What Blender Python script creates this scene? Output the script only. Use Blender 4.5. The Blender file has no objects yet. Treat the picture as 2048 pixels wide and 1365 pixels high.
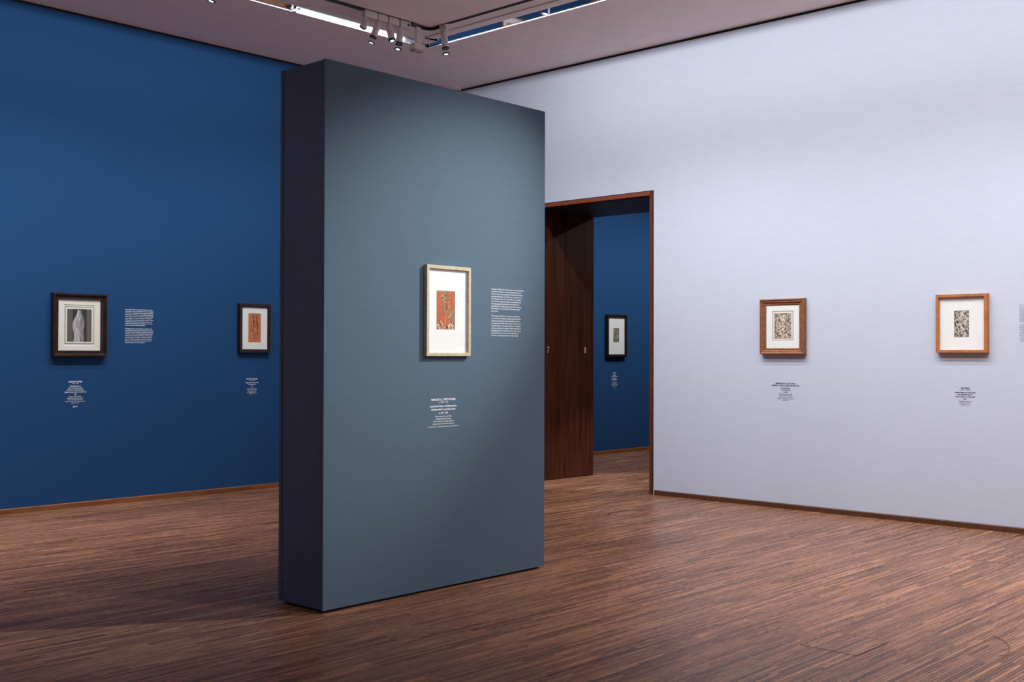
import bpy, bmesh, math, random
from mathutils import Vector, Matrix
random.seed(7)
C = bpy.context.scene.collection
PI = math.pi

# ------------------------------------------------------------------ camera
H_CAM = 1.35
F_PX, PITCH, ROLL, YAW = 2259.4927, 0.0117, -0.0025, 0.7518
fw = Vector((math.cos(PITCH)*math.cos(YAW), math.cos(PITCH)*math.sin(YAW), math.sin(PITCH)))
r0 = Vector((math.sin(YAW), -math.cos(YAW), 0)); u0 = r0.cross(fw)
rt = math.cos(ROLL)*r0 - math.sin(ROLL)*u0
up = math.cos(ROLL)*u0 + math.sin(ROLL)*r0
cam_d = bpy.data.cameras.new('camera'); cam = bpy.data.objects.new('camera', cam_d); C.objects.link(cam)
M = Matrix.Identity(4)
for i in range(3):
    M[i][0], M[i][1], M[i][2] = rt[i], up[i], -fw[i]
M[2][3] = H_CAM
cam.matrix_world = M
cam_d.sensor_width = 36; cam_d.sensor_fit = 'HORIZONTAL'; cam_d.lens = F_PX*36/2048; cam_d.clip_start = .05
bpy.context.scene.camera = cam

# ------------------------------------------------------------------ room numbers (metres)
W, B, H = 8.904, 9.5536, 4.342          # white wall plane x, blue wall plane y, ceiling height
X0, Y0 = -2.5, -3.5                     # the two walls behind the camera
WT = .968                               # thickness of the white wall (depth of the passage)
DY0, DY1, DZ = 6.463, 8.003, 2.932      # doorway
X2 = 17.0                               # far end of the next room
SX, SY = 7.474, 8.124                   # inner edge of the perimeter soffit

# ------------------------------------------------------------------ view, world, lights
vs = bpy.context.scene.view_settings
vs.view_transform = 'Standard'; vs.look = 'None'; vs.gamma = 1; vs.use_curve_mapping = False; vs.exposure = 0.0
wd = bpy.data.worlds.new('world'); bpy.context.scene.world = wd; wd.use_nodes = True
wd.node_tree.nodes['Background'].inputs[0].default_value = (.02, .022, .03, 1)
wd.node_tree.nodes['Background'].inputs[1].default_value = .5

def spot(name, loc, target, energy, size=70, blend=1.0, color=(1, 1, 1), radius=.035):
    l = bpy.data.lights.new(name, 'SPOT'); l.energy = energy; l.spot_size = math.radians(size); l.spot_blend = blend
    l.color = color; l.shadow_soft_size = radius
    o = bpy.data.objects.new(name, l); C.objects.link(o); o.location = loc
    o.rotation_euler = (Vector(target) - Vector(loc)).to_track_quat('-Z', 'Y').to_euler()
    return o
def area(name, loc, target, energy, sx, sy, color=(1, 1, 1)):
    l = bpy.data.lights.new(name, 'AREA'); l.shape = 'RECTANGLE'; l.size = sx; l.size_y = sy; l.energy = energy; l.color = color
    o = bpy.data.objects.new(name, l); C.objects.link(o); o.location = loc
    o.rotation_euler = (Vector(target) - Vector(loc)).to_track_quat('-Z', 'Y').to_euler()
    return o
COOL = (.93, .97, 1.0)
WARM = (1, .93, .86)
# linear wall washers behind the soffit slots
area('slot_light_back', (2.25, SY-.075, H-.0015), (2.25, SY+1.175, H-1.2515), 82, 9.9, .006, COOL)
area('slot_light_right', (SX-.075, 2.4, H-.0015), (SX+1.175, 2.4, H-1.2515), 132, 11.0, .006, (.96, .98, 1.0))
# blue wall, track at y = 7.6
for x, e in ((-1.6, 185), (-.2, 205), (1.2, 210), (2.6, 178), (3.9, 110), (4.773, 72), (5.5, 45), (6.344, 58), (6.65, 45)):
    spot('wall_spot', (x, 7.6, 4.04), (x - .1, B, 1.0), e, 90, 1, COOL)
# white wall, track at x = 7.03
for y, e in ((7.43, 75), (6.2, 96), (5.3, 90), (4.3, 80), (3.2, 96), (2.1, 115), (.9, 120), (-.4, 110), (-1.7, 95)):
    spot('wall_spot', (7.03, y, 4.04), (W, y - .1, .3), e, 92, 1, (.97, .96, 1.0))
# grey panel: its track spot from the right, the other three are added fills
spot('panel_spot', (4.3, 1.7, 4.1), (4.3, 4.72, 1.60), 55, 40, 1, (.97, 1.0, .97), .02)  # added fill from in front of the panel
spot('panel_spot', (7.03, 2.6, 4.05), (4.25, 4.72, 1.70), 850, 33, 1, (.96, 1.0, .96), .02)
spot('panel_fill', (5.3, .9, 4.05), (4.35, 4.72, .5), 235, 52, 1, (1, .95, 1.0))  # added fill that lifts the lower part of the panel
spot('side_fill', (-1.5, 5.0, 4.1), (3.6, 4.9, 1.6), 80, 31, 1, COOL)  # unseen fill added to lift the panel's shaded side
# weak spot behind the panel that throws its shadow on the floor
spot('floor_spot', (3.84, 7.6, 4.04), (3.4, 3.0, 0), 18, 80, .6, (1, .93, .85))
# next room and passage
for x, e in ((10.9, 110), (12.4, 145), (13.8, 110)):
    spot('far_wall_spot', (x, 7.7, 4.04), (x, B, .7), e, 95, 1, COOL)
area('slot_light_beyond', (12.5, 8.06, 4.325), (12.5, 9.3, 3.1), 36, 6, .05, COOL)
spot('passage_side_spot', (12.6, 5.6, 4.0), (9.5, 8.0, 1.0), 100, 50, 1, (1, .9, .8))
spot('passage_spot', (12.6, 6.2, 4.0), (9.6, 7.45, 0), 700, 20, .5, (1, .9, .78))
# unseen area fills, added to lift walls, ceiling and floor
area('rear_fill', (1.5, -3.3, 2.4), (3.2, 5, 3.4), 75, 6, 2.6, (1, .90, .90))  # fill added behind the camera, stands in for bounce off a bright wall
area('low_wall_fill', (5.7, 2.3, 4.3), (W, 2.3, .0), 52, 9.5, .2, (.95, .97, 1.0)).data.spread = math.radians(80)  # fill added to brighten the lower white wall, no visible fixture
area('floor_fill', (6.0, .9, 4.3), (6.0, .9, 0), 66, .8, 6.4, WARM).data.spread = math.radians(66)  # added fill for the right-hand floor
area('floor_fill', (2.0, 7.75, 4.3), (2.0, 7.75, 0), 42, 7, .3, WARM).data.spread = math.radians(58)  # added fill for the floor along the blue wall

# ------------------------------------------------------------------ material helpers
def mat(name, base, rough=.6, metal=0, spec=.5, emit=None, estr=0):
    m = bpy.data.materials.new(name); m.use_nodes = True
    b = m.node_tree.nodes['Principled BSDF']
    b.inputs['Base Color'].default_value = (*base, 1); b.inputs['Roughness'].default_value = rough
    b.inputs['Metallic'].default_value = metal; b.inputs['Specular IOR Level'].default_value = spec
    if emit: b.inputs['Emission Color'].default_value = (*emit, 1); b.inputs['Emission Strength'].default_value = estr
    return m
def nn(m, t, **kw):
    n = m.node_tree.nodes.new(t)
    for k, v in kw.items(): setattr(n, k, v)
    return n
def lk(m, a, b): m.node_tree.links.new(a, b)
def mixcol(m, fac, a, b, mode='MIX'):
    n = nn(m, 'ShaderNodeMix', data_type='RGBA', blend_type=mode)
    for sock, v in ((n.inputs[0], fac), (n.inputs[6], a), (n.inputs[7], b)):
        if hasattr(v, 'is_output'): lk(m, v, sock)
        elif isinstance(v, (int, float)): sock.default_value = v
        else: sock.default_value = (*v, 1)
    return n.outputs[2]
def noise(m, scale, stretch=(1, 1, 1), detail=4, rough=.5):
    g = nn(m, 'ShaderNodeNewGeometry'); mp = nn(m, 'ShaderNodeMapping'); mp.inputs['Scale'].default_value = stretch
    lk(m, g.outputs['Position'], mp.inputs['Vector'])
    n = nn(m, 'ShaderNodeTexNoise'); n.inputs['Scale'].default_value = scale; n.inputs['Detail'].default_value = detail
    n.inputs['Roughness'].default_value = rough
    lk(m, mp.outputs[0], n.inputs['Vector']); return n.outputs['Fac']
def ramp(m, fac, stops):
    r = nn(m, 'ShaderNodeValToRGB'); e = r.color_ramp.elements
    while len(e) < len(stops): e.new(.5)
    for el, (p, c) in zip(e, stops): el.position = p; el.color = (*c, 1) if len(c) == 3 else c
    lk(m, fac, r.inputs[0]); return r.outputs[0]
def bump(m, fac, strength, dist=.001):
    b = nn(m, 'ShaderNodeBump'); b.inputs['Strength'].default_value = strength; b.inputs['Distance'].default_value = dist
    lk(m, fac, b.inputs['Height']); lk(m, b.outputs[0], m.node_tree.nodes['Principled BSDF'].inputs['Normal'])
def paint(name, col, var=.06, horiz=(1, 1, 6)):
    m = mat(name, col, .85, 0, .25)
    f = noise(m, 7, horiz, 5)
    d = tuple(c*(1-var) for c in col); l = tuple(min(1, c*(1+var)) for c in col)
    lk(m, ramp(m, f, [(.3, d), (.7, l)]), m.node_tree.nodes['Principled BSDF'].inputs['Base Color'])
    bump(m, noise(m, 160, horiz, 3), .35, .0015)
    return m
def wood(name, dark, light, stretch=(1, 14, 14), rough=.45, scale=5):
    m = mat(name, light, rough, 0, .4)
    f = noise(m, scale, stretch, 8, .6)
    lk(m, ramp(m, f, [(.3, dark), (.68, light)]), m.node_tree.nodes['Principled BSDF'].inputs['Base Color'])
    bump(m, f, .12, .001)
    return m
BLUE = paint('blue_wall_paint', (.0110, .0620, .176), .03)
WHITE = paint('lavender_white_wall_paint', (.555, .60, .71), .02)
PANEL = paint('slate_blue_panel_paint', (.097, .149, .205), .025)
SIDE = paint('slate_panel_paint_shaded', (.11, .125, .205), .05)  # front paint again, its colour adjusted for the shade on the side
CEIL = paint('ceiling_plaster', (.95, .83, .81), .03, (1, 1, 1))
COVE = paint('cove_plaster', (.90, .79, .76), .02, (1, 1, 1))
GREY = paint('grey_wall_paint', (.22, .24, .30), .03)
BLACK = mat('black_gap', (.006, .006, .009), .8)
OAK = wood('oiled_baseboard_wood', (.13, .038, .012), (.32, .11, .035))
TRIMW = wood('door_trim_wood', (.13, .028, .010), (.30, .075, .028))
LEAF = wood('dark_door_wood', (.030, .009, .005), (.105, .028, .014), (9, 9, .6), .42, 3)
LEAF.node_tree.nodes['Principled BSDF'].inputs['Specular IOR Level'].default_value = .3
MIRROR = mat('reflector_mirror', (.82, .84, .88), .04, 1)
LIP = mat('white_metal_lip', (.5, .48, .52), .5)
FIX = mat('fixture_white_metal', (.74, .67, .64), .4)
FIXD = mat('fixture_dark_rim', (.015, .01, .01), .4)
TRACKM = mat('track_aluminium', (.16, .17, .16), .4, .5)
BRASS = mat('brass_numeral', (.85, .52, .30), .45, .1)
LENS = mat('lamp_lens', (.9, .9, .9), .2, 0, .5, (.95, 1, .98), 1.5)
PINKISH = mat('pale_pink_margin', (.82, .66, .60), .7)
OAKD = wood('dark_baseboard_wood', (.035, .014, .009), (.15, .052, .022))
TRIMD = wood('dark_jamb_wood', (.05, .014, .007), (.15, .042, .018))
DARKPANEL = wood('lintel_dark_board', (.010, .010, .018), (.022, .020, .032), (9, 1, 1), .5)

# floor strips: tone comes with each strip
FLOOR = mat('parquet_strip', (.2, .1, .07), .34, 0, .2)
def _floor():
    m = FLOOR; bs = m.node_tree.nodes['Principled BSDF']
    bs.inputs['Specular Tint'].default_value = (1, .84, .72, 1)
    a = nn(m, 'ShaderNodeAttribute', attribute_name='tone')
    base = ramp(m, a.outputs['Fac'], [(0, (.085, .036, .021)), (.3, (.185, .082, .046)), (.8, (.39, .190, .107)), (1, (.58, .32, .18))])
    g = ramp(m, noise(m, 9, (.45, 16, 1), 5, .7), [(.34, (.40, .36, .34)), (.5, (1, 1, 1)), (.68, (1.4, 1.38, 1.34))])
    c = mixcol(m, 1.0, base, g, 'MULTIPLY')
    big = ramp(m, noise(m, 1.6, (1, 3, 1), 2), [(.3, (.86, .84, .86)), (.7, (1.1, 1.1, 1.08))])
    c = mixcol(m, 1.0, c, big, 'MULTIPLY')
    sp = ramp(m, noise(m, 210, (.5, 1.4, 1), 2), [(.62, (1, 1, 1)), (.74, (1.7, 1.65, 1.6))])
    c = mixcol(m, 1.0, c, sp, 'MULTIPLY')
    lk(m, c, bs.inputs['Base Color'])
    rr = nn(m, 'ShaderNodeMapRange'); lk(m, noise(m, 30, (.5, 16, 1), 5, .7), rr.inputs[0])
    rr.inputs[3].default_value = .17; rr.inputs[4].default_value = .36
    lk(m, rr.outputs[0], bs.inputs['Roughness'])
    bump(m, noise(m, 60, (.3, 14, 1), 5, .7), .5, .0012)
_floor()
SUB = mat('floor_joint', (.018, .009, .007), .8)

def vcol(name, rough=.6):
    m = mat(name, (.8, .8, .8), rough, 0, .3)
    a = nn(m, 'ShaderNodeAttribute', attribute_name='ink'); lk(m, a.outputs['Color'], m.node_tree.nodes['Principled BSDF'].inputs['Base Color'])
    return m
PRINT = vcol('printed_sheet')
MATW = mat('white_mount_board', (.90, .90, .885), .8, 0, .2)
MATC = mat('cream_mount_board', (.87, .83, .73), .8, 0, .2)
BEVEL = mat('mount_bevel', (.9, .88, .82), .6)
GREENLINE = mat('ruled_line_ink', (.05, .10, .085), .7)
GLASS = bpy.data.materials.new('picture_glass'); GLASS.use_nodes = True
def _glass():
    nt = GLASS.node_tree; nt.nodes.remove(nt.nodes['Principled BSDF'])
    t = nt.nodes.new('ShaderNodeBsdfTransparent'); t.inputs[0].default_value = (.985, .99, .985, 1)
    g = nt.nodes.new('ShaderNodeBsdfGlossy'); g.inputs['Roughness'].default_value = .02
    mx = nt.nodes.new('ShaderNodeMixShader'); mx.inputs[0].default_value = .02
    nt.links.new(t.outputs[0], mx.inputs[1]); nt.links.new(g.outputs[0], mx.inputs[2]); nt.links.new(mx.outputs[0], nt.nodes['Material Output'].inputs[0])
_glass()

# ------------------------------------------------------------------ mesh helpers
def link(name, me, m=None, parent=None, **props):
    o = bpy.data.objects.new(name, me); C.objects.link(o)
    if m is not None:
        for k in (m if isinstance(m, (list, tuple)) else [m]): me.materials.append(k)
    if parent is not None: o.parent = parent
    for k, v in props.items(): o[k] = v
    return o
def obj(name, bm, m, parent=None, smooth=False, **props):
    bmesh.ops.recalc_face_normals(bm, faces=bm.faces)
    me = bpy.data.meshes.new(name); bm.to_mesh(me); bm.free()
    if smooth:
        me.polygons.foreach_set('use_smooth', [True]*len(me.polygons))
        if hasattr(me, 'set_sharp_from_angle'): me.set_sharp_from_angle(angle=math.radians(40))
    return link(name, me, m, parent, **props)
def empty(name, loc=(0, 0, 0), rz=0, parent=None, **props):
    o = bpy.data.objects.new(name, None); C.objects.link(o); o.location = loc; o.rotation_euler = (0, 0, rz); o.empty_display_size = .1
    if parent: o.parent = parent
    for k, v in props.items(): o[k] = v
    return o
def add_box(bm, a, b, bev=0):
    x0, y0, z0 = a; x1, y1, z1 = b
    vs_ = [bm.verts.new(p) for p in ((x0, y0, z0), (x1, y0, z0), (x1, y1, z0), (x0, y1, z0), (x0, y0, z1), (x1, y0, z1), (x1, y1, z1), (x0, y1, z1))]
    fs = [bm.faces.new([vs_[i] for i in f]) for f in ((0, 3, 2, 1), (4, 5, 6, 7), (0, 1, 5, 4), (1, 2, 6, 5), (2, 3, 7, 6), (3, 0, 4, 7))]
    if bev:
        bmesh.ops.bevel(bm, geom=list({e for f in fs for e in f.edges}), offset=bev, segments=2, affect='EDGES')
def box(name, a, b, m, parent=None, bev=0, **props):
    bm = bmesh.new(); add_box(bm, a, b, bev); return obj(name, bm, m, parent, **props)
def add_cyl(bm, p0, p1, r0_, r1_=None, n=28, cap=True):
    p0, p1 = Vector(p0), Vector(p1); r1_ = r0_ if r1_ is None else r1_
    d = (p1-p0).normalized(); a = d.orthogonal().normalized(); b = d.cross(a)
    rings = []
    for p, r in ((p0, r0_), (p1, r1_)):
        rings.append([bm.verts.new(p + a*(r*math.cos(2*PI*i/n)) + b*(r*math.sin(2*PI*i/n))) for i in range(n)])
    for i in range(n): bm.faces.new((rings[0][i], rings[0][(i+1) % n], rings[1][(i+1) % n], rings[1][i]))
    if cap: bm.faces.new(rings[0][::-1]); bm.faces.new(rings[1])
def add_lathe(bm, p0, d, prof, n=28):
    """prof: list of (distance along d, radius)"""
    p0 = Vector(p0); d = Vector(d).normalized(); a = d.orthogonal().normalized(); b = d.cross(a); rings = []
    for t, r in prof:
        rings.append([bm.verts.new(p0 + d*t + a*(r*math.cos(2*PI*i/n)) + b*(r*math.sin(2*PI*i/n))) for i in range(n)])
    for k in range(len(rings)-1):
        for i in range(n): bm.faces.new((rings[k][i], rings[k][(i+1) % n], rings[k+1][(i+1) % n], rings[k+1][i]))
    bm.faces.new(rings[0][::-1]); bm.faces.new(rings[-1])
def add_tube(bm, pts, r, n=8):
    pts = [Vector(p) for p in pts]; rings = []
    for i, p in enumerate(pts):
        d = (pts[min(i+1, len(pts)-1)] - pts[max(i-1, 0)]).normalized()
        a = d.cross(Vector((0, 0, 1)));  a = a.normalized() if a.length > .01 else d.orthogonal().normalized(); b = d.cross(a)
        rings.append([bm.verts.new(p + a*(r*math.cos(2*PI*k/n)) + b*(r*math.sin(2*PI*k/n))) for k in range(n)])
    for j in range(len(rings)-1):
        for k in range(n): bm.faces.new((rings[j][k], rings[j][(k+1) % n], rings[j+1][(k+1) % n], rings[j+1][k]))
    bm.faces.new(rings[0][::-1]); bm.faces.new(rings[-1])
def add_prism(bm, outline, a, b, axis):
    """outline: 2-D profile; swept from a to b along axis 'x' or 'y'. (u, z) -> other horizontal, z"""
    def P(t, u, z): return (t, u, z) if axis == 'x' else (u, t, z)
    A = [bm.verts.new(P(a, u, z)) for u, z in outline]; Bv = [bm.verts.new(P(b, u, z)) for u, z in outline]; n = len(outline)
    for i in range(n): bm.faces.new((A[i], A[(i+1) % n], Bv[(i+1) % n], Bv[i]))
    bm.faces.new(A[::-1]); bm.faces.new(Bv)

S = dict(kind='structure')
# ------------------------------------------------------------------ shell
GAP = .022
fl = box('floor', (X0-.3, Y0-.3, -.12), (X2+.3, B+.3, -.004), SUB, **S)
box('wall_back', (X0-.3, B, 0), (W+WT, B+.3, H-GAP), BLUE, **S)
box('wall_beyond', (W+WT, B, 0), (X2, B+.3, H-GAP), BLUE, **S)
box('wall_left', (X0-.3, Y0-.3, 0), (X0, B, H), BLUE, **S)
box('wall_front', (X0, Y0-.3, 0), (W+WT, Y0, H), GREY, **S)
bm = bmesh.new()
add_box(bm, (W, Y0, 0), (W+WT, DY0, H-GAP)); add_box(bm, (W, DY1, 0), (W+WT, B, H-GAP)); add_box(bm, (W, DY0, DZ), (W+WT, DY1, H-GAP))
obj('wall_right', bm, WHITE, **S)
box('wall_far', (X2, 2.0, 0), (X2+.3, B, H), GREY, **S)
box('wall_side', (W+WT, 1.7, 0), (X2, 2.0, H), GREY, **S)
# dark shadow gap where the walls meet the ceiling
bm = bmesh.new(); add_box(bm, (X0, B+.004, H-GAP), (W+WT, B+.3, H)); obj('trim_1', bm, BLACK, **S)
bm = bmesh.new(); add_box(bm, (W+.004, Y0, H-GAP), (W+WT, B+.004, H)); obj('trim_2', bm, BLACK, **S)
# baseboards, built of lengths butted together
def baseboard(name, axis, a, b, plane, sgn, hh=.045, th=.018, joints=(2.4,), m=None):
    root = empty(name, (0, 0, 0), **S)
    t = a
    k = 0
    while t < b - .01:
        e = min(b, t + joints[k % len(joints)]); k += 1
        bm = bmesh.new()
        prof = [(plane, 0), (plane - sgn*th, 0), (plane - sgn*th, hh-.006), (plane - sgn*(th-.005), hh), (plane, hh)]
        add_prism(bm, prof, t, e-.0015, axis); obj('board', bm, m or OAK, root)
        t = e
    return root
baseboard('baseboard_back', 'x', X0, W, B, 1, joints=(2.1, 2.45, 1.9))
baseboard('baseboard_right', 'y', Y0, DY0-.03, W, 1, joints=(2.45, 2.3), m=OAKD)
baseboard('baseboard_corner', 'y', DY1+.03, B-.02, W, 1)
baseboard('baseboard_beyond', 'x', W+WT, X2, B, 1, joints=(2.95, 2.2))

# ------------------------------------------------------------------ doorway
door = empty('door_1', (W, DY0, 0), **S)
def dbox(name, a, b, m, par=door, bev=0, **p):
    o = (W, DY0, 0); return box(name, tuple(a[i]-o[i] for i in range(3)), tuple(b[i]-o[i] for i in range(3)), m, par, bev, **p)
tf = .032   # face width of the trim
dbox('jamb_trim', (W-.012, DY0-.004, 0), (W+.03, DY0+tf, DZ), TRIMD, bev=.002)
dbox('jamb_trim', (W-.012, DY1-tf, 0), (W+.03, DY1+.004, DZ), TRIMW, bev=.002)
dbox('head_trim', (W-.012, DY0+tf, DZ-.038), (W+.03, DY1-tf, DZ+.002), TRIMW, bev=.002)
dbox('shadow_joint', (W-.003, DY0-.010, 0), (W+.02, DY0-.0045, DZ+.010), BLACK)
dbox('shadow_joint', (W-.003, DY0-.0045, DZ+.0025), (W+.02, DY1+.004, DZ+.010), BLACK)
dbox('near_lining', (W+.03, DY0-.002, 0), (W+WT+.01, DY0+.02, DZ-.02), LEAF)
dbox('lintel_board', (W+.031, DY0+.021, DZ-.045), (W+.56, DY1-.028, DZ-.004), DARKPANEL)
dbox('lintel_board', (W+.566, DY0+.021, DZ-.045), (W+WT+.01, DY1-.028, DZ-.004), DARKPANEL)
YL = 8.0
for i, (xa, xb, num) in enumerate(((W+.032, 9.388, '7'), (9.392, 9.872, '8'))):
    lf = dbox('door_leaf', (xa, YL-.022, .006), (xb, YL+.003, DZ-.047), LEAF, bev=.002)
    cv = bpy.data.curves.new('numeral', 'FONT'); cv.body = num; cv.size = .095; cv.extrude = .0015; cv.resolution_u = 4; cv.align_x = 'CENTER'; cv.offset = .0012
    t = bpy.data.objects.new('numeral', cv); C.objects.link(t); dg = bpy.context.evaluated_depsgraph_get(); me = bpy.data.meshes.new_from_object(t.evaluated_get(dg))
    bpy.data.objects.remove(t); me.transform(Matrix.Rotation(PI/2, 4, 'X') @ Matrix.Scale(.72, 4, (1, 0, 0)))
    me.transform(Matrix.Translation(((9.098, 9.721)[i]-W, YL-.024-DY0, 1.365)))
    n = link('numeral', me, BRASS, lf)

# ------------------------------------------------------------------ ceiling
ceil = empty('ceiling', (0, 0, H), **S)
def cbox(name, a, b, m, **p):
    return box(name, (a[0], a[1], a[2]-H), (b[0], b[1], b[2]-H), m, ceil, **p)
bm = bmesh.new()
add_box(bm, (SX, Y0, 0), (W+WT, SY, .008)); add_box(bm, (X0, SY, 0), (W+WT, B+.3, .008))
obj('soffit', bm, CEIL, ceil)
bm = bmesh.new()
add_box(bm, (SX-.009, Y0, -.004), (SX, SY, .0)); add_box(bm, (X0, SY-.009, -.004), (SX-.009, SY, .0))
obj('soffit_lip', bm, LIP, ceil)
bm = bmesh.new()
add_box(bm, (SX-.007, Y0, .0002), (SX-.0002, SY, .0078)); add_box(bm, (X0, SY-.007, .0002), (SX-.009, SY-.0002, .0078))
obj('slot_edge_mask', bm, BLACK, ceil)  # black facing added so the slot strip does not flare on this edge
# light slot: inclined mirror reflectors behind the soffit edge
bm = bmesh.new()
def quad(bm, pts): return bm.faces.new([bm.verts.new(p) for p in pts])
add_prism(bm, [(SX-.001, .009), (SX-.13, .138), (SX-.13, .146), (SX+.006, .010)], 4.0, SY-.02, 'y')
obj('slot_reflector', bm, MIRROR, ceil)
bm = bmesh.new()
add_prism(bm, [(SY-.001, .009), (SY-.042, .125), (SY-.038, .127), (SY+.006, .010)], 5.9, SX-.02, 'x')
obj('slot_reflector', bm, mat('satin_reflector', (.5, .5, .53), .3, 1), ceil)
bm = bmesh.new(); add_prism(bm, [(SY-.001, .009), (SY-.13, .138), (SY-.13, .146), (SY+.006, .010)], X0, 5.89, 'x')
obj('slot_reflector', bm, MIRROR, ceil)
# slot brackets
bm = bmesh.new(); add_box(bm, (5.872, SY-.095, -.004), (5.884, SY-.004, .012)); add_box(bm, (5.86, SY-.03, -.004), (5.90, SY-.008, .004)); obj('bracket', bm, LIP, ceil)
bm = bmesh.new(); add_box(bm, (SX-.10, 6.552, -.004), (SX-.004, 6.566, .010)); obj('bracket', bm, LIP, ceil)
# rounded cove profiles between slot and track, in lengths
def cove(axis, edge, a, b):
    # edge = coordinate of slot side (further from the room centre); cove goes towards the centre by .17
    pr = [(edge, .06), (edge, .030)]
    for k in range(9):
        t = k/8*PI/2
        pr.append((edge - .14 + .14*math.cos(t), .030 - .030*math.sin(t)))
    pr += [(edge-.165, 0), (edge-.165, .06)]
    bm = bmesh.new(); add_prism(bm, pr, a, b, axis); obj('cove_profile', bm, COVE, ceil, smooth=True)
JX = [X0, -.6, 1.55, 3.7, 5.868, 7.37]
for a, b in zip(JX[:-1], JX[1:]): cove('x', 8.03, a, b-.006)
JY = [Y0, -1.2, 1.1, 3.4, 5.7, 7.86]
for a, b in zip(JY[:-1], JY[1:]): cove('y', 7.375, a, b-.002)
bm = bmesh.new(); add_box(bm, (7.21, 7.865, .0), (7.375, 8.03, .05)); obj('cove_corner', bm, COVE, ceil)
# flat band between cove and track
bm = bmesh.new(); add_box(bm, (X0, 7.655, .006), (7.20, 7.856, .05)); add_box(bm, (7.06, Y0, .006), (7.20, 7.655, .05)); obj('flat_band', bm, COVE, ceil)
# dropped middle field
CX, CY = 7.0, 7.575
cbox('middle_field', (X0, Y0, H-.004), (CX, CY, H+.05), CEIL)
cbox('ceiling_backing', (X0-.3, Y0-.3, H+.2), (W+WT, B+.3, H+.3), BLACK)
box('ceiling_beyond', (W+WT, 1.7, H), (X2+.3, B+.3, H+.2), CEIL, **S)
# closing board above the slot towards outside
# ------------------------------------------------------------------ lighting track
tr = empty('lighting_track', (6.0, 7.6, H), label='black and grey lighting track following the edge of the lowered middle ceiling', category='track')
def trbox(name, boxes, m):
    bm = bmesh.new()
    for a, b in boxes: add_box(bm, (a[0]-6, a[1]-7.6, a[2]-H), (b[0]-6, b[1]-7.6, b[2]-H))
    return obj(name, bm, m, tr)
trbox('rail', [((X0, 7.582, H+.004), (6.83, 7.652, H+.04))], BLACK)
trbox('conductor_rib', [((X0, 7.600, H-.004), (6.80, 7.606, H+.006)), ((X0, 7.622, H-.004), (6.80, 7.628, H+.006)), ((X0, 7.644, H-.006), (6.80, 7.652, H+.006))], TRACKM)
trbox('rail', [((7.012, Y0, H+.004), (7.056, 7.44, H+.04))], BLACK)
trbox('conductor_rib', [((7.016, Y0, H-.004), (7.021, 7.38, H+.006)), ((7.049, Y0, H-.004), (7.055, 7.38, H+.006))], TRACKM)
trbox('end_connector', [((6.81, 7.59, H-.022), (6.86, 7.64, H+.006))], TRACKM)
bm = bmesh.new()
pts = []
for k in range(13):
    t = k/12
    p = ((1-t)**2*Vector((6.84, 7.61, H-.012)) + 2*t*(1-t)*Vector((7.06, 7.66, H-.016)) + t*t*Vector((7.034, 7.50, H-.012)))
    pts.append((p.x-6, p.y-7.6, p.z-H))
add_tube(bm, pts, .014, 10); obj('corner_cable', bm, BLACK, tr, smooth=True)
bm = bmesh.new(); add_box(bm, (.80, -.03, -.012), (.82, .05, .01)); obj('end_cap', bm, TRACKM, tr)

def spotlight(x, y, axis, d, body_len, label, ring=True, grp='spotlights on the ceiling track', al=.125, off=0, seen_ring_gap=.04):
    """x, y = adapter centre; axis = direction the track runs; d = beam direction"""
    root = empty('spotlight', (x, y, H), label=label, category='spotlight', group=grp)
    d = Vector(d).normalized()
    bm = bmesh.new()
    hx, hy = (al/2, .022) if axis == 'x' else (.022, al/2)
    add_box(bm, (-hx, -hy, -.066), (hx, hy, -.004), .004); obj('adapter', bm, FIX, root)
    ox, oy = (off, 0) if axis == 'x' else (0, off)
    bm = bmesh.new(); add_cyl(bm, (ox, oy, -.066), (ox, oy, -.098), .011); obj('stem', bm, FIX, root, smooth=True)
    top = Vector((ox, oy, -.098)) - d*.022
    bm = bmesh.new(); add_lathe(bm, top, d, [(0, .024), (.004, .0285), (.008, .030), (body_len, .030), (body_len+.001, .026)]); body = obj('lamp_body', bm, FIX, root, smooth=True)
    bm = bmesh.new(); add_lathe(bm, top + d*body_len, d, [(0, .0315), (.002, .0335), (.014, .0335), (.016, .028)]); obj('rim', bm, FIXD, body, smooth=True)
    if ring:
        e = top + d*(body_len + .016)
        bm = bmesh.new()
        n = 28; a = d.orthogonal().normalized(); b = d.cross(a)
        c0 = e + d*seen_ring_gap
        prof = [(0, .020), (0, .033), (.007, .033), (.007, .020)]
        rings = [[bm.verts.new(c0 + d*t + a*(r*math.cos(2*PI*i/n)) + b*(r*math.sin(2*PI*i/n))) for i in range(n)] for t, r in prof]
        for k in range(4):
            for i in range(n): bm.faces.new((rings[k][i], rings[k][(i+1) % n], rings[(k+1) % 4][(i+1) % n], rings[(k+1) % 4][i]))
        rg = obj('glare_ring', bm, FIXD, root, smooth=True)
        bm = bmesh.new(); add_lathe(bm, c0 + d*.001, d, [(0, .016), (.003, .0200), (.005, .0200), (.006, .012)]); obj('lens', bm, LENS, rg, smooth=True)
        for s in (0, 2.1, 4.2):
            q = (a*math.cos(s) + b*math.sin(s))*.0315
            bm = bmesh.new(); add_cyl(bm, e + q, c0 + q, .0012, n=6); obj('ring_holder', bm, FIX, rg)
    else:
        bm = bmesh.new(); add_lathe(bm, top + d*(body_len+.017), d, [(0, .019), (.003, .017)]); obj('lens', bm, LENS, root, smooth=True)
    return root
RTX, RTY, RTZ = r0.x, r0.y, 0
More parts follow.
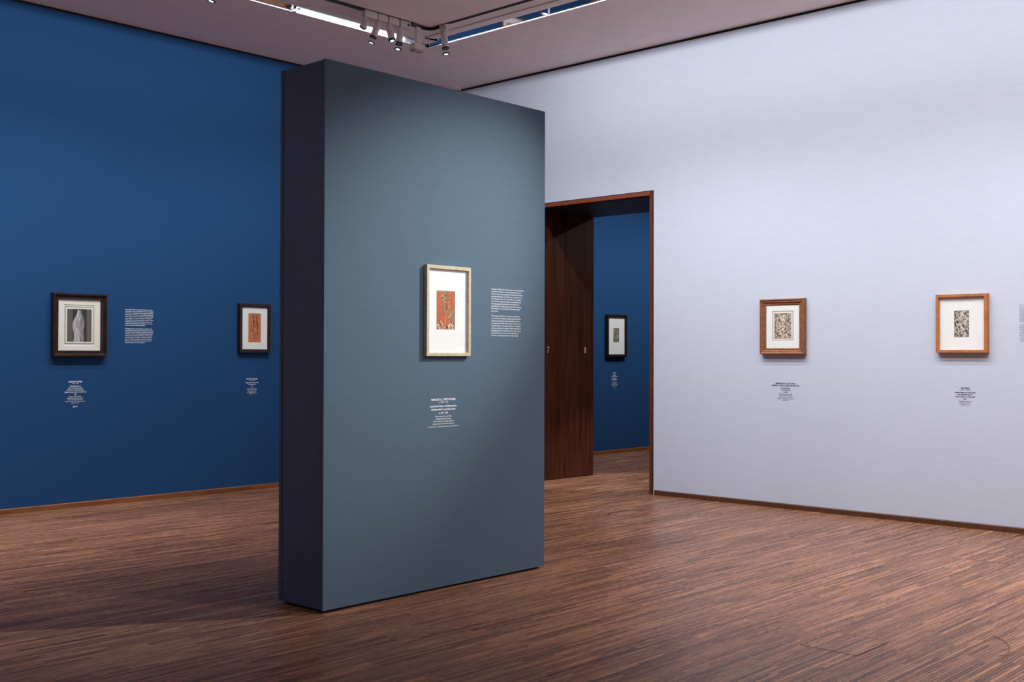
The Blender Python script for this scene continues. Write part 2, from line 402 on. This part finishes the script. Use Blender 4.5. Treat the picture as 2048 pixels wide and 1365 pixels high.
def dirv(side, depth, down):
    """side>0 to the right as seen, depth>0 away from the viewer"""
    f2 = Vector((math.cos(YAW), math.sin(YAW), 0))
    return r0*side + f2*depth + Vector((0, 0, -down))
spotlight(6.32, 7.615, 'x', dirv(-.35, .55, .62), .075, 'leftmost spotlight of the cluster, stubby lamp head turned away towards the blue wall', ring=False, off=-.05, al=.14)
spotlight(6.455, 7.615, 'x', dirv(-.35, -.05, 1), .135, 'second spotlight from the left in the cluster, tilted left with a lit lens ring below', off=-.045, al=.115)
spotlight(6.585, 7.615, 'x', dirv(.24, -.10, 1), .13, 'third spotlight from the left in the cluster, tilted right, lens in its rim', off=-.045, al=.115, ring=False)
spotlight(6.72, 7.615, 'x', dirv(-.12, -.18, 1), .14, 'fourth spotlight from the left, hanging under an adapter with a round knob', off=-.045, al=.12)
spotlight(7.034, 7.43, 'y', dirv(.12, -.10, 1), .14, 'single spotlight right of the track corner, next to the square sensor box', al=.08)
spotlight(4.80, 7.615, 'x', dirv(-.25, -.1, 1), .14, 'lone spotlight at the top edge above the blue wall, mostly cut off', grp=None or 'spotlights on the ceiling track')
# knob on fourth adapter, small side box on the right one
k4 = [o for o in C.objects if o.name.startswith('spotlight') and o.type == 'EMPTY']
bm = bmesh.new(); add_cyl(bm, (.03, -.0222, -.035), (.03, -.029, -.035), .013, n=20); obj('knob', bm, mat('knob_grey', (.12, .10, .10), .5), k4[3], smooth=True)
bm = bmesh.new(); add_box(bm, (.022, -.038, -.055), (.034, -.014, -.03)); obj('lock_lever', bm, FIX, k4[4])
# square box lamp on a flat stem
sb = empty('sensor_box', (6.872, 7.615, H), label='square pale box fixture on a flat stem hanging at the track corner', category='fixture')
bm = bmesh.new(); add_box(bm, (-.022, -.02, -.205), (.030, .004, -.024), .002); obj('stem', bm, FIX, sb)
bm = bmesh.new(); add_box(bm, (-.062, -.040, -.235), (.066, .040, -.180), .003); obj('housing', bm, FIX, sb)
bm = bmesh.new(); add_box(bm, (-.056, -.035, -.250), (.060, .035, -.2352), .003); obj('diffuser', bm, mat('box_diffuser', (.5, .42, .38), .5), sb)

# ------------------------------------------------------------------ free-standing panel
PX, PY, PA = 3.6199, 4.7234, .0064
PW, PT, PH = 1.7466, .3874, 2.891
pn = empty('partition_panel', (PX, PY, 0), PA, label='tall free-standing slate blue display partition with a shaded side, in the middle of the room', category='partition')
def pbox(name, a, b, m, bev=0): return box(name, a, b, m, pn, bev)
pbox('front_board', (0, 0, .014), (PW, .019, PH), PANEL, .0012)
pbox('back_board', (0, PT-.019, .014), (PW, PT, PH), SIDE, .0012)
pbox('core', (.006, .025, .014), (PW-.006, PT-.025, PH-.002), SIDE, .001)
bm = bmesh.new(); add_box(bm, (.018, .019, .02), (PW-.018, .0252, PH-.01)); add_box(bm, (.018, PT-.0252, .02), (PW-.018, PT-.019, PH-.01)); obj('joint_batten', bm, BLACK, pn)
pbox('plinth', (.03, .03, 0), (PW-.03, PT-.03, .0142), BLACK)

def w2p(v):   # world to panel coordinates
    return Matrix.Rotation(-PA, 4, 'Z') @ (Vector(v) - Vector((PX, PY, 0)))
# thin cable across the top edge of the panel
bm = bmesh.new()
add_tube(bm, [(4.43, 4.83, PH+.004), (4.47, 4.77, PH+.012), (4.52, 4.735, PH+.022), (4.58, 4.725, PH+.014), (4.62, 4.735, PH+.004)], .003, 6)
obj('cable', bm, mat('pale_cable', (.6, .5, .5), .5), None, smooth=True, label='thin pale cable lying over the top edge of the partition', category='cable')

# ------------------------------------------------------------------ pictures
def frame_rails(root, w, h, rail, prof, m, back=0):
    """mitred frame, four separate rails. prof: list of (inset from outer edge 0..rail, height out of the wall). local: x right, z up, -y out of the wall"""
    cs = [(-w/2, -h/2), (w/2, -h/2), (w/2, h/2), (-w/2, h/2)]
    ins = [(1, 1), (-1, 1), (-1, -1), (1, -1)]
    ring = lambda k, t, d: (cs[k][0] + ins[k][0]*t, -d, cs[k][1] + ins[k][1]*t)
    full = [(0, back)] + prof + [(rail, back)]
    for k in range(4):
        bm = bmesh.new(); A = [bm.verts.new(ring(k, t, d)) for t, d in full]; Bq = [bm.verts.new(ring((k+1) % 4, t, d)) for t, d in full]
        n = len(full)
        for i in range(n): bm.faces.new((A[i], A[(i+1) % n], Bq[(i+1) % n], Bq[i]))
        bm.faces.new(A[::-1]); bm.faces.new(Bq)
        obj('frame_rail', bm, m[k % 2] if isinstance(m, tuple) else m, root)
def sheet(name, root, w, h, y, m, x=0, z=0, th=.0015):
    return box(name, (x-w/2, y, z-h/2), (x+w/2, y+th, z+h/2), m, root)
def mount(root, w, h, iw, ih, y, m, dx=0, dz=0, th=.003):
    """mount board with a bevelled window"""
    bm = bmesh.new()
    O = [(-w/2, -h/2), (w/2, -h/2), (w/2, h/2), (-w/2, h/2)]; I = [(dx-iw/2, dz-ih/2), (dx+iw/2, dz-ih/2), (dx+iw/2, dz+ih/2), (dx-iw/2, dz+ih/2)]
    J = [(a - (th*.8 if a > dx else -th*.8), b - (th*.8 if b > dz else -th*.8)) for a, b in I]
    o = [bm.verts.new((a, y, b)) for a, b in O]; i_ = [bm.verts.new((a, y, b)) for a, b in I]; j = [bm.verts.new((a, y+th, b)) for a, b in J]
    for k in range(4):
        bm.faces.new((o[k], o[(k+1) % 4], i_[(k+1) % 4], i_[k])); f = bm.faces.new((i_[k], i_[(k+1) % 4], j[(k+1) % 4], j[k])); f.material_index = 1
    return obj('mount', bm, [m, BEVEL], root)
def artwork(root, w, h, y, fn, x=0, z=0, nx=70, label=None):
    ny = max(8, int(nx*h/w)); me = bpy.data.meshes.new('print')
    vsx = [(x - w/2 + w*i/nx, y, z - h/2 + h*j/ny) for j in range(ny+1) for i in range(nx+1)]
    fc = [(j*(nx+1)+i, j*(nx+1)+i+1, (j+1)*(nx+1)+i+1, (j+1)*(nx+1)+i) for j in range(ny) for i in range(nx)]
    me.from_pydata(vsx, [], fc)
    at = me.color_attributes.new('ink', 'FLOAT_COLOR', 'POINT'); col = []
    for j in range(ny+1):
        for i in range(nx+1):
            c = fn(i/nx, j/ny); col += [c[0], c[1], c[2], 1]
    at.data.foreach_set('color', col)
    o = link('print', me, PRINT, root)
    if label: o['label'] = label
    return o
# small value noise for the generic pictures
_r = random.Random(3); _T = [[_r.random() for _ in range(64)] for _ in range(64)]
def vn(x, y):
    xi, yi = math.floor(x), math.floor(y); fx, fy = x-xi, y-yi; fx = fx*fx*(3-2*fx); fy = fy*fy*(3-2*fy)
    g = lambda a, b: _T[a % 64][b % 64]
    return (g(xi, yi)*(1-fx)+g(xi+1, yi)*fx)*(1-fy) + (g(xi, yi+1)*(1-fx)+g(xi+1, yi+1)*fx)*fy
def fbm(x, y, o=3): return sum(vn(x*2**k+11*k, y*2**k+7*k)/2**k for k in range(o))/sum(1/2**k for k in range(o))
def mixc(a, b, t): t = max(0, min(1, t)); return tuple(a[i]*(1-t)+b[i]*t for i in range(3))
def sst(a, b, x): t = max(0, min(1, (x-a)/(b-a))); return t*t*(3-2*t)
def art_cloth(u, v):      # pale hanging folds on dark brown grey ground
    bgc = (.018, .016, .015) if .22 < u < .80 else (.115, .088, .075)
    if .84 < u < .9: bgc = (.15, .115, .1)
    left = .40 - .15*sst(0, .45, 1-v) + .03*math.sin(v*9)
    right = .56 + .12*sst(.02, .30, 1-v) + .02*math.sin(v*14)
    t = sst(left-.015, left+.015, u)*sst(right+.02, right-.02, u)*(1 if v < .97 else 0)
    f = .5+.32*math.sin((u-left)*42 + 9*fbm(u*4, v*4) + v*8) + .18*math.sin((u+v*.3)*95 + 9*fbm(u*8, v*6))
    lit = mixc((.10, .09, .085), (.86, .82, .80), .25+.85*f*fbm(u*6, v*5+4)*1.3)
    if u > left + (right-left)*.62: lit = mixc(lit, (.10, .085, .075), .55)
    return mixc(bgc, lit, t)
def art_orange_drape(u, v):
    base = (.60, .17, .045)
    f = abs(math.sin(u*15 + 7*fbm(u*3, v*4)))
    e = ((u-.5)/(.33))**2 + ((v-.55)/.5)**2
    m = sst(1.05, .8, e)
    c = mixc(base, (.17, .035, .008), m*sst(.40, .9, f)*.8)
    c = mixc(c, (.80, .40, .12), m*sst(.75, .2, f)*.8*fbm(u*9, v*10))
    if u > .03 + .62 and m > .2: c = mixc(c, (.12, .03, .01), .35*fbm(u*8, v*8))
    return c
def art_orange_tree(u, v):
    base = (.60, .135, .035)
    c = mixc(base, (.42, .08, .02), fbm(u*5, v*8)*.5)
    tx = .46 + .03*math.sin(v*7)
    if .1 < v < .92: c = mixc(c, (.60, .36, .22), sst(.028, .010, abs(u-tx))*.8)
    for (cx_, cy_, rx, ry) in ((.50, .94, .24, .07), (.48, .83, .27, .09), (.36, .70, .15, .05), (.58, .64, .17, .09), (.38, .54, .17, .05), (.54, .45, .11, .10), (.90, .40, .14, .16), (.85, .28, .22, .10)):
        d = ((u-cx_)/rx)**2+((v-cy_)/ry)**2
        if d < 1.3:
            n = fbm(u*26+cx_*9, v*40+cy_*5, 2)
            if n > .46+.18*max(0, d-.6): c = (.045, .042, .020) if n < .62 else (.50, .42, .24)
    hl = .14 + .05*math.sin(u*9) + .07*sst(.0, .2, u)*sst(.35, .12, u)
    if v < hl:
        n = fbm(u*18, v*28, 2); c = (.72, .55, .40) if n > .54 else ((.16, .05, .02) if n < .42 else c)
    return c
def art_engraving(dark, light, k, seed):
    def fn(u, v):
        n = fbm(u*k+seed, v*k*1.5+seed*2, 3)
        e = ((u-.5-.08*math.sin(v*7+seed))/.24)**2 + ((v-.55)/.42)**2
        m = sst(1.2, .5, e)
        s = math.sin((u*1.6+v+n*1.2)*k*4.2)
        t = sst(.42, .60, n + .17*s + .06*m)
        if u < .02 or u > .98 or v < .012 or v > .988: t = 0
        return mixc(dark, light, t)
    return fn

def picture(name, loc, rz, w, h, rail, prof, m, opening, label, builder, depth):
    root = empty(name, loc, rz, label=label, category='picture')
    box('backing', (-w/2+.012, -.006, -h/2+.012), (w/2-.012, 0, h/2-.012), BLACK, root)
    frame_rails(root, w, h, rail, prof, m)
    builder(root)
    sheet('glass', root, w-2*rail+.006, h-2*rail+.006, -(depth-.008), GLASS, th=.0012)
    return root
DARKW = wood('dark_brown_frame_wood', (.012, .005, .004), (.045, .018, .013), (3, 3, 3), .38)
ESPRESSO = wood('espresso_frame_wood', (.010, .005, .004), (.030, .012, .009), (6, 6, 6), .4)
MAPLE = wood('pale_maple_frame_wood', (.50, .42, .30), (.66, .57, .42), (6, 6, 6), .5)
CARVED = wood('carved_brown_frame_wood', (.14, .045, .016), (.36, .15, .06), (12, 12, 12), .42)
CHERRY = wood('orange_cherry_frame_wood', (.36, .12, .035), (.52, .20, .06), (4, 4, 4), .45)

# 1: dark moulded frame, draped cloth (left end of blue wall)
def b1(r):
    mount(r, .40, .475, .281, .36, -.026, MATC, 0, -.002)
    sheet('support_sheet', r, .34, .42, -.0215, MATC, 0, -.002, th=.0008)
    sheet('ruled_line', r, .262, .326, -.0225, GREENLINE, 0, -.002, th=.0008)
    sheet('inner_sheet', r, .252, .316, -.0234, MATC, 0, -.002, th=.0008)
    artwork(r, .222, .286, -.0242, art_cloth, 0, -.003, label='sheet with pale hanging cloth on dark ground')
picture('framed_picture', (4.641, B-.0001, 1.5955), 0, .492, .553, .054,
        [(0, .050), (.006, .058), (.014, .058), (.020, .048), (.032, .036), (.040, .036), (.044, .042), (.049, .042), (.054, .030)], DARKW, None,
        'wide dark brown moulded frame, cream mount and pale draped cloth, left end of blue wall', b1, .036)
# 2: dark frame with orange drapery
def b2(r):
    mount(r, .31, .42, .150, .290, -.026, MATW, 0, .004)
    sheet('support_sheet', r, .20, .34, -.0225, MATW, 0, .004, th=.0008)
    artwork(r, .144, .284, -.0245, art_orange_drape, 0, .004, 50, label='orange sheet with shaded fabric folds')
picture('framed_picture', (6.449, B-.0001, 1.6), 0, .364, .485, .035, [(0, .038), (.003, .042), (.026, .042), (.035, .034)], ESPRESSO, None,
        'dark narrow frame with white mount and orange drapery sheet, just left of the partition', b2, .036)
# 3: pale frame on the panel
def b3(r):
    mount(r, .32, .485, .148, .226, -.012, MATW, -.014, .004)
    sheet('support_sheet', r, .20, .28, -.0085, PINKISH, -.014, .004, th=.0008)
    artwork(r, .138, .216, -.0105, art_orange_tree, -.014, .004, 80, label='orange sheet with dark and white tree')
p3 = picture('framed_picture', (4.501, 4.7234+.0056, 1.597), PA, .353, .519, .0205, [(0, .0255), (.002, .027), (.0185, .027), (.0205, .025)], MAPLE, None,
        'pale maple frame with wide white mount and orange tree sheet, on the slate blue partition', b3, .021)
# 4: through the doorway
def b4(r):
    mount(r, .37, .54, .128, .196, -.026, MATW, .0, .008)
    sheet('support_sheet', r, .18, .25, -.0225, MATW, 0, .008, th=.0008)
    artwork(r, .122, .190, -.0245, art_engraving((.03, .022, .018), (.45, .38, .30), 7, 3), 0, .008, 36, label='small brown grey figure print')
picture('framed_picture', (12.285, B-.0001, 1.605), 0, .438, .580, .037, [(0, .042), (.003, .046), (.030, .046), (.037, .038)], ESPRESSO, None,
        'dark framed tall picture with white mount, seen on the blue wall through the doorway', b4, .036)
# 5: carved brown frame on white wall
def b5(r):
    mount(r, .335, .42, .212, .266, -.024, MATW, 0, .006)
    sheet('inner_sheet', r, .206, .262, -.0212, mat('grey_green_mount', (.50, .53, .44), .7), 0, .006, th=.0008)
    sheet('ruled_line', r, .188, .246, -.0220, MATC, 0, .006, th=.0006)
    artwork(r, .163, .220, -.0230, art_engraving((.13, .09, .06), (.78, .68, .55), 15, 8), 0, .006, 90, label='brown ink sheet of landscape figures')
picture('framed_picture', (W-.0001, 5.0445, 1.599), -PI/2, .436, .490, .056,
        [(0, .040), (.004, .050), (.010, .052), (.022, .044), (.026, .046), (.034, .040), (.040, .032), (.048, .034), (.056, .028)], CARVED, None,
        'brown carved moulded frame with white mount, on the white wall nearer the doorway', b5, .036)
# 6: cherry frame on white wall
def b6(r):
    mount(r, .36, .425, .118, .210, -.024, MATW, -.004, -.004)
    sheet('support_sheet', r, .17, .26, -.0205, MATW, -.004, -.004, th=.0008)
    artwork(r, .114, .206, -.0225, art_engraving((.012, .010, .009), (.74, .66, .56), 13, 21), -.004, -.004, 90, label='black print with white line figure')
picture('framed_picture', (W-.0001, 3.4715, 1.6), -PI/2, .402, .461, .024, [(0, .046), (.002, .049), (.021, .049), (.024, .046)], CHERRY, None,
        'plain orange brown frame with wide white mount and black print, on white wall', b6, .036)

# ------------------------------------------------------------------ lettering on the walls
INKW = mat('white_lettering', (.93, .95, .98), .7)
INKK = mat('black_lettering', (.015, .015, .025), .7)
INKG = mat('grey_lettering', (.10, .10, .13), .7)
def lettering(name, lines, loc, rz, width, height, m, align, label, grp, size=.01):
    """every block of lines (paragraph, or heading / title / details of a caption) is a part of its own"""
    root = empty(name, loc, rz, label=label, category='wall text', group=grp)
    lead = size*1.22; y = 0; blocks = []
    for k, (s_, rel, bo, gap) in enumerate(lines):
        y -= lead*rel + gap
        part = 'paragraph' if name == 'wall_text' else ('heading' if rel >= 1 and not blocks or (rel == 1.0 or rel == .74) else 'title' if rel in (.92, .82) else 'audio_guide_number' if rel == 1.1 else 'details')
        if not s_: blocks.append(None); continue
        cv = bpy.data.curves.new('t', 'FONT'); cv.body = s_; cv.size = size*rel; cv.align_x = align; cv.resolution_u = 1; cv.offset = bo*size
        t = bpy.data.objects.new('t', cv); C.objects.link(t); dg = bpy.context.evaluated_depsgraph_get(); dg.update()
        me = bpy.data.meshes.new_from_object(t.evaluated_get(dg)); bpy.data.objects.remove(t)
        me.transform(Matrix.Translation((0, y, 0)))
        if not blocks or blocks[-1] is None or blocks[-1][0] != part: blocks.append((part, bmesh.new()))
        blocks[-1][1].from_mesh(me); bpy.data.meshes.remove(me)
    blocks = [b_ for b_ in blocks if b_]
    V = [v.co for _, b_ in blocks for v in b_.verts]
    x0_, x1_, y0_, y1_ = min(v.x for v in V), max(v.x for v in V), min(v.y for v in V), max(v.y for v in V)
    MM = Matrix.Rotation(PI/2, 4, 'X') @ Matrix.Diagonal((width/(x1_-x0_), height/(y1_-y0_), 1, 1)) @ Matrix.Translation((-(x0_+x1_)/2, -(y0_+y1_)/2, 0))
    for part, b_ in blocks:
        bmesh.ops.transform(b_, matrix=MM, verts=b_.verts)
        me = bpy.data.meshes.new(part); b_.to_mesh(me); b_.free(); link(part, me, m, root)
    return root
Z = .036
def cap(head, dates, titles, year, medium, owner, extra=None):
    L = [(h_, 1.0, Z, 0) for h_ in head]
    if dates: L.append((dates, .74, Z*.4, 0))
    L += [(t, .92, Z*.8, .0035 if i == 0 else 0) for i, t in enumerate(titles)]
    L.append((year, .82, Z, .0025))
    L += [(t, .72, Z*.3, .0035 if i == 0 else 0) for i, t in enumerate(medium)]
    L.append((owner, .64, Z*.2, .002))
    if extra: L.append((extra, 1.1, Z, .008))
    return L
CG, TG = 'picture captions on the walls', 'wall texts beside the pictures'
lettering('caption', cap(['ALBRECHT DÜRER'], '1471 – 1528', ['Niederländerin in', 'Mode in Rückenansicht', 'A Woman in Netherlandish', 'Church Dress, Seen from the Back'], '1521',
          ['Pinsel in Grau und Weiß,', 'auf grauviolett grundiertem Papier', 'Brush and black ink and white', 'bodycolor on grey-violet prepared paper'], 'ALBERTINA, Wien', '(\u03a9) 211'.replace('\u03a9', 'i')),
          (4.620, B-.0012, .990), 0, .198, .236, INKW, 'CENTER', 'white caption under the wide dark moulded frame at left end of blue wall', CG)
lettering('caption', cap(['MATTHÄUS ZASINGER'], 'ca. 1480/85 – 1528', ['Fragmentarische Gewandstudie', 'A Drapery Study'], '1515',
          ['Pinsel in Schwarz und Weiß,', 'auf orangerot grundiertem Papier', 'Brush and black and white', 'ink on orange prepared paper'], 'ALBERTINA, Wien'),
          (6.437, B-.0012, 1.026), 0, .150, .162, INKW, 'CENTER', 'white caption under the dark frame with the orange drapery sheet', CG)
lettering('caption', cap(['HANS LEU D. J. | THE YOUNGER'], 'ca. 1490/91 – 1531', ['Landschaft mit Baum- und Pflanzenstudien', 'Landscape with Tree and Plant Studies'], 'ca. 1520 – 1525',
          ['Pinsel in Schwarz, Pinsel in Weiß,', 'auf ziegelrot grundiertem Papier', 'Brush and black ink and white bodycolor', 'on paper prepared with a brick-red ground'], 'Kunsthalle Bremen – Der Kunstverein in Bremen, Kupferstichkabinett'),
          (4.481, 4.7234+.0055-.0012, 1.012), PA, .245, .167, INKW, 'CENTER', 'white caption under the pale maple frame on the partition', CG)
lettering('caption', cap(['HANS LEU'], '1490 – 1531', ['Hl. Sebastian', 'Heiliger mit einem Pfeil', 'Saint Sebastian', 'Saint with an Arrow'], 'ca. 1515',
          ['Feder in Schwarz, Pinsel', 'auf braunem Papier', 'Pen and black ink, brush and white', 'on brown prepared paper'], 'ALBERTINA, Wien', '210'),
          (12.275, B-.0012, .990), 0, .165, .225, INKW, 'CENTER', 'white caption on the blue wall seen through the doorway', CG)
lettering('caption', cap(['MEISTER DES SOG. DONAUSTILS', 'MASTER OF THE SO-CALLED DANUBE STYLE'], None, ['Fünf Landsknechte', 'Five Landsknechte'], 'ca. 1520',
          ['Feder in Schwarz, Pinsel in Weiß,', 'auf graugrün grundiertem Papier', 'Pen and black ink, brush and white', 'bodycolor, on grey-green prepared paper'], 'ALBERTINA, Wien'),
          (W-.0012, 5.030, 1.025), -PI/2, .268, .158, INKK, 'CENTER', 'black caption on the white wall under the carved brown frame', CG)
lettering('caption', cap(['URS GRAF'], 'ca. 1485 – 1527/28', ['Bannerträger von Appenzell', 'The Standard Bearer', 'of the Canton of Appenzell'], '1521',
          ['Weißlinienholzschnitt', 'White-line woodcut'], 'ALBERTINA, Wien'),
          (W-.0012, 3.458, 1.028), -PI/2, .158, .143, INKK, 'CENTER', 'black caption on the white wall under the orange cherry frame', CG)
T1 = ['Dieses große Blatt ist eine Modellstudie, die wohl', 'unmittelbar nach der Rückkehr von der niederländi-', 'schen Reise entstanden ist. Hier zeigt die weibliche', 'Rückenfigur eine Tracht, die zu hohen Anlässen im',
      'Haus getragen wurde, das weiße Kopftuch und den', 'weiten Mantel mit den tiefen Falten. Die Figur ist', 'mit dem Pinsel auf dunkel getöntem Papier in Grau', 'und Weiß modelliert, das Licht fällt von links ein',
      'und betont den Stoff. Eine Fassung davon ist auch', 'in einer anderen Sammlung erhalten.', '',
      'This large sheet is a model study, probably made', 'soon after the return from the journey to the Low', 'Countries. Here the woman, seen from the back, is', 'wearing a costume of the kind that was put on for',
      'church, with a white headcloth and a wide mantle', 'with deep folds. The figure is modelled with the', 'brush on dark tinted paper in grey and white, the', 'light comes from the left and stresses the cloth.', 'Another version of it is in existence.']
T2 = ['Die später mit Albrecht Dürers Monogramm versehene Zeichnung,', 'demonstriert die Nähe des Schweizer Künstlers Hans Leu d. J.', 'zu Dürers Kunst und zur sogenannten Donauschule. Auf ziegelrot', 'grundiertem Blatt zeigt er eine Fichte in einer Landschaft, die in',
      'einer Felsengegend steht. Die einzelnen Motive sind realistisch', 'nicht zueinander abgestimmt und auch ohne einheitliche Licht-', 'führung festgelegt. Damit entsteht eher der Eindruck einer', 'Studienblatt für die Vegetation gesammelter Details. Derartige',
      'Blätter dürften für eine handwerkliche Werkstatt bestimmt', 'gewesen sein.', '',
      'This drawing, to which Dürer\u2019s monogram was added later', 'on, demonstrates the affinity of the Swiss artist Hans Leu the', 'Younger for pictorial ideas of the so-called Danube School.', 'On a sheet prepared with a brick-red ground, it shows a tree',
      'rising with foliage in a mountainous landscape. The individual', 'motifs are realised with no regard for realistic proportions or', 'unified lighting, and the overall result seems more like a sheet', 'of studies than like nature as it develops organically. Such', 'sheets were probably prepared for use in the workshop.']
T3 = ['Der seinen Banner tragende Mann ist', 'mit dem Bären, dem Wappentier des', 'Landes, dargestellt. Der Holzschnitt', 'wurde als weiße Linie gedruckt, die', 'gewählte Technik ist selten, denn in',
      'diesem Verfahren bleibt die Zeichnung', 'in der Fläche hell stehen und alles', 'übrige wird dunkel gedruckt und so', 'verdichtet.', '',
      'Only this series shows the technique', 'that leaves the lines white, and the', 'design is cut into the block, so that', 'everything else is printed dark. The', 'standard bearer is shown with a',
      'flag and feathered hat, the sword', 'at his side and the emblem of the', 'canton on the banner, the ground', 'is dark as night.']
lettering('wall_text', [(t, 1, Z*.5, 0) for t in T1], (5.224, B-.0012, 1.598), 0, .284, .310, INKW, 'LEFT', 'white wall text in two paragraphs between the two frames on the blue wall', TG)
lettering('wall_text', [(t, 1, Z*.3, 0) for t in T2], (5.021, 4.7234+.009-.0012, 1.602), PA, .290, .291, INKW, 'LEFT', 'white wall text in two paragraphs right of the pale maple frame on the partition', TG)
lettering('wall_text', [(t, 1, Z*.2, 0) for t in T3], (W-.0012, 2.925, 1.595), -PI/2, .240, .285, INKG, 'LEFT', 'small dark wall text cut off by the right edge, right of the cherry frame', TG)

# ------------------------------------------------------------------ parquet
def in_view(x, y, mg=0):
    d = Vector((x, y, -H_CAM)); z = d.dot(fw)
    if z < .3: return None
    px, py = 1024 + F_PX*d.dot(rt)/z, 682.5 - F_PX*d.dot(up)/z
    return (px, py, z) if -mg < px < 2048+mg and py < 1365+mg else None
rng = random.Random(11)
SW = .019
strips = []
y = -2.0; row = 0
HOLES = []   # hatches
def hatch_ok(x0, x1, y0, y1): return True
while y < B - .021:
    y1 = min(y + SW, B - .019)
    x = -1.6 - rng.random()*.6
    boards = rng.random()
    while x < X2 - .02:
        L = rng.choice((.25, .33, .42, .5, .5, .62, .8)); x1 = min(x + L, X2-.01)
        xa, xb = x, x1; x = x1
        cy = (y+y1)/2
        # solid parts of the white wall carry no parquet
        if cy < DY0 or cy > DY1:
            if xa < W-.02 < xb: xb = W-.019
            elif xa < W+WT < xb: xa = W+WT
            elif W-.02 <= xa and xb <= W+WT: continue
        if xb - xa < .02: continue
        if xa > W and cy < 4: continue
        v = in_view((xa+xb)/2, cy, 0)
        strips.append((xa, xb, y, y1, v))
    y += SW; row += 1
def tone(xa, ya):
    g = vn(math.floor(xa/.9)*3.1+2, math.floor(ya/.13)*5.3)          # groups of strips share a shade
    t = .44 + (g-.5)*.16 + rng.gauss(0, .15)
    if rng.random() < .03: t = .80
    return max(0, min(1, t))
def strip_verts(xa, xb, ya, yb):
    g = .0007; dz = rng.uniform(-.0002, .0002); tl = rng.gauss(0, .00009); tx = rng.gauss(0, .0001)
    c = .0007
    xa += g; xb -= g; ya += g; yb -= g
    bot = [(xa, ya, -.004), (xb, ya, -.004), (xb, yb, -.004), (xa, yb, -.004)]
    mid = [(xa, ya, dz-.0006), (xb, ya, dz-.0006), (xb, yb, dz-.0006), (xa, yb, dz-.0006)]
    top = [(xa+c, ya+c, dz-tl-tx), (xb-c, ya+c, dz-tl+tx), (xb-c, yb-c, dz+tl+tx), (xa+c, yb-c, dz+tl-tx)]
    return bot + mid + top
FACES = [(8, 9, 10, 11)] + [(4+i, 4+(i+1) % 4, 8+(i+1) % 4, 8+i) for i in range(4)] + [(i, (i+1) % 4, 4+(i+1) % 4, 4+i) for i in range(4)]
def strip_mesh(name, group):
    V, F, T = [], [], []
    for (xa, xb, ya, yb, v) in group:
        n = len(V); V += strip_verts(xa, xb, ya, yb); F += [tuple(n+i for i in f) for f in FACES]; T += [tone(xa, ya)]*len(FACES)
    me = bpy.data.meshes.new(name); me.from_pydata(V, [], F)
    a = me.attributes.new('tone', 'FLOAT', 'FACE'); a.data.foreach_set('value', T)
    return me
def shown(s):   # rough size in the photograph
    if s[4] is None: return 0
    px, py, z = s[4]
    if not (0 <= px <= 2048 and py <= 1365): return 0
    return (s[1]-s[0])/z/z
strips.sort(key=shown, reverse=True)
near, rest = strips[:300], strips[300:]
for s in near: link('plank', strip_mesh('plank', [s]), FLOOR, fl)
o = link('planks', strip_mesh('planks', rest), FLOOR, fl, kind='stuff'); o.name = 'parquet_strips'
# square floor hatches cut into the parquet
def hatch(x0, y0, w_, l_, label):
    r = empty('floor_hatch', (x0, y0, 0), label=label, category='hatch', group='floor hatches in the parquet')
    bm = bmesh.new(); t = .0035
    for a, b in (((0, 0), (w_, t)), ((0, l_-t), (w_, l_)), ((0, t), (t, l_-t)), ((w_-t, t), (w_, l_-t))):
        add_box(bm, (a[0], a[1], -.003), (b[0], b[1], .0009))
    obj('rim', bm, SUB, r)
    n = int((l_-2*t)/SW); ws = (l_-2*t)/n
    for k in range(n):
        me = bpy.data.meshes.new('plank'); V = []
        V = strip_verts(t, w_-t, t+k*ws, t+(k+1)*ws); V = [(a, b, c+.0008) for a, b, c in V]
        me.from_pydata(V, [], FACES); a = me.attributes.new('tone', 'FLOAT', 'FACE'); a.data.foreach_set('value', [tone(x0, y0+k)]*len(FACES))
        link('plank', me, FLOOR, r)
hatch(7.54, 2.63, .30, .30, 'square parquet-covered floor hatch near the right edge below the cherry frame')
hatch(7.545, 5.70, .31, .30, 'square parquet-covered floor hatch in front of the doorway')
hatch(4.77, 2.34, .34, .28, 'square parquet-covered floor hatch in the foreground, right of the partition')
# a dark hair-like scratch or thread on the floor
bm = bmesh.new()
add_tube(bm, [(5.55, 2.02, .0015), (5.50, 1.955, .0015), (5.42, 1.905, .0015), (5.33, 1.87, .0015), (5.24, 1.86, .0015), (5.20, 1.875, .0015)], .0011, 5)
obj('thread', bm, BLACK, None, label='thin dark curved thread lying on the parquet at lower right', category='thread')
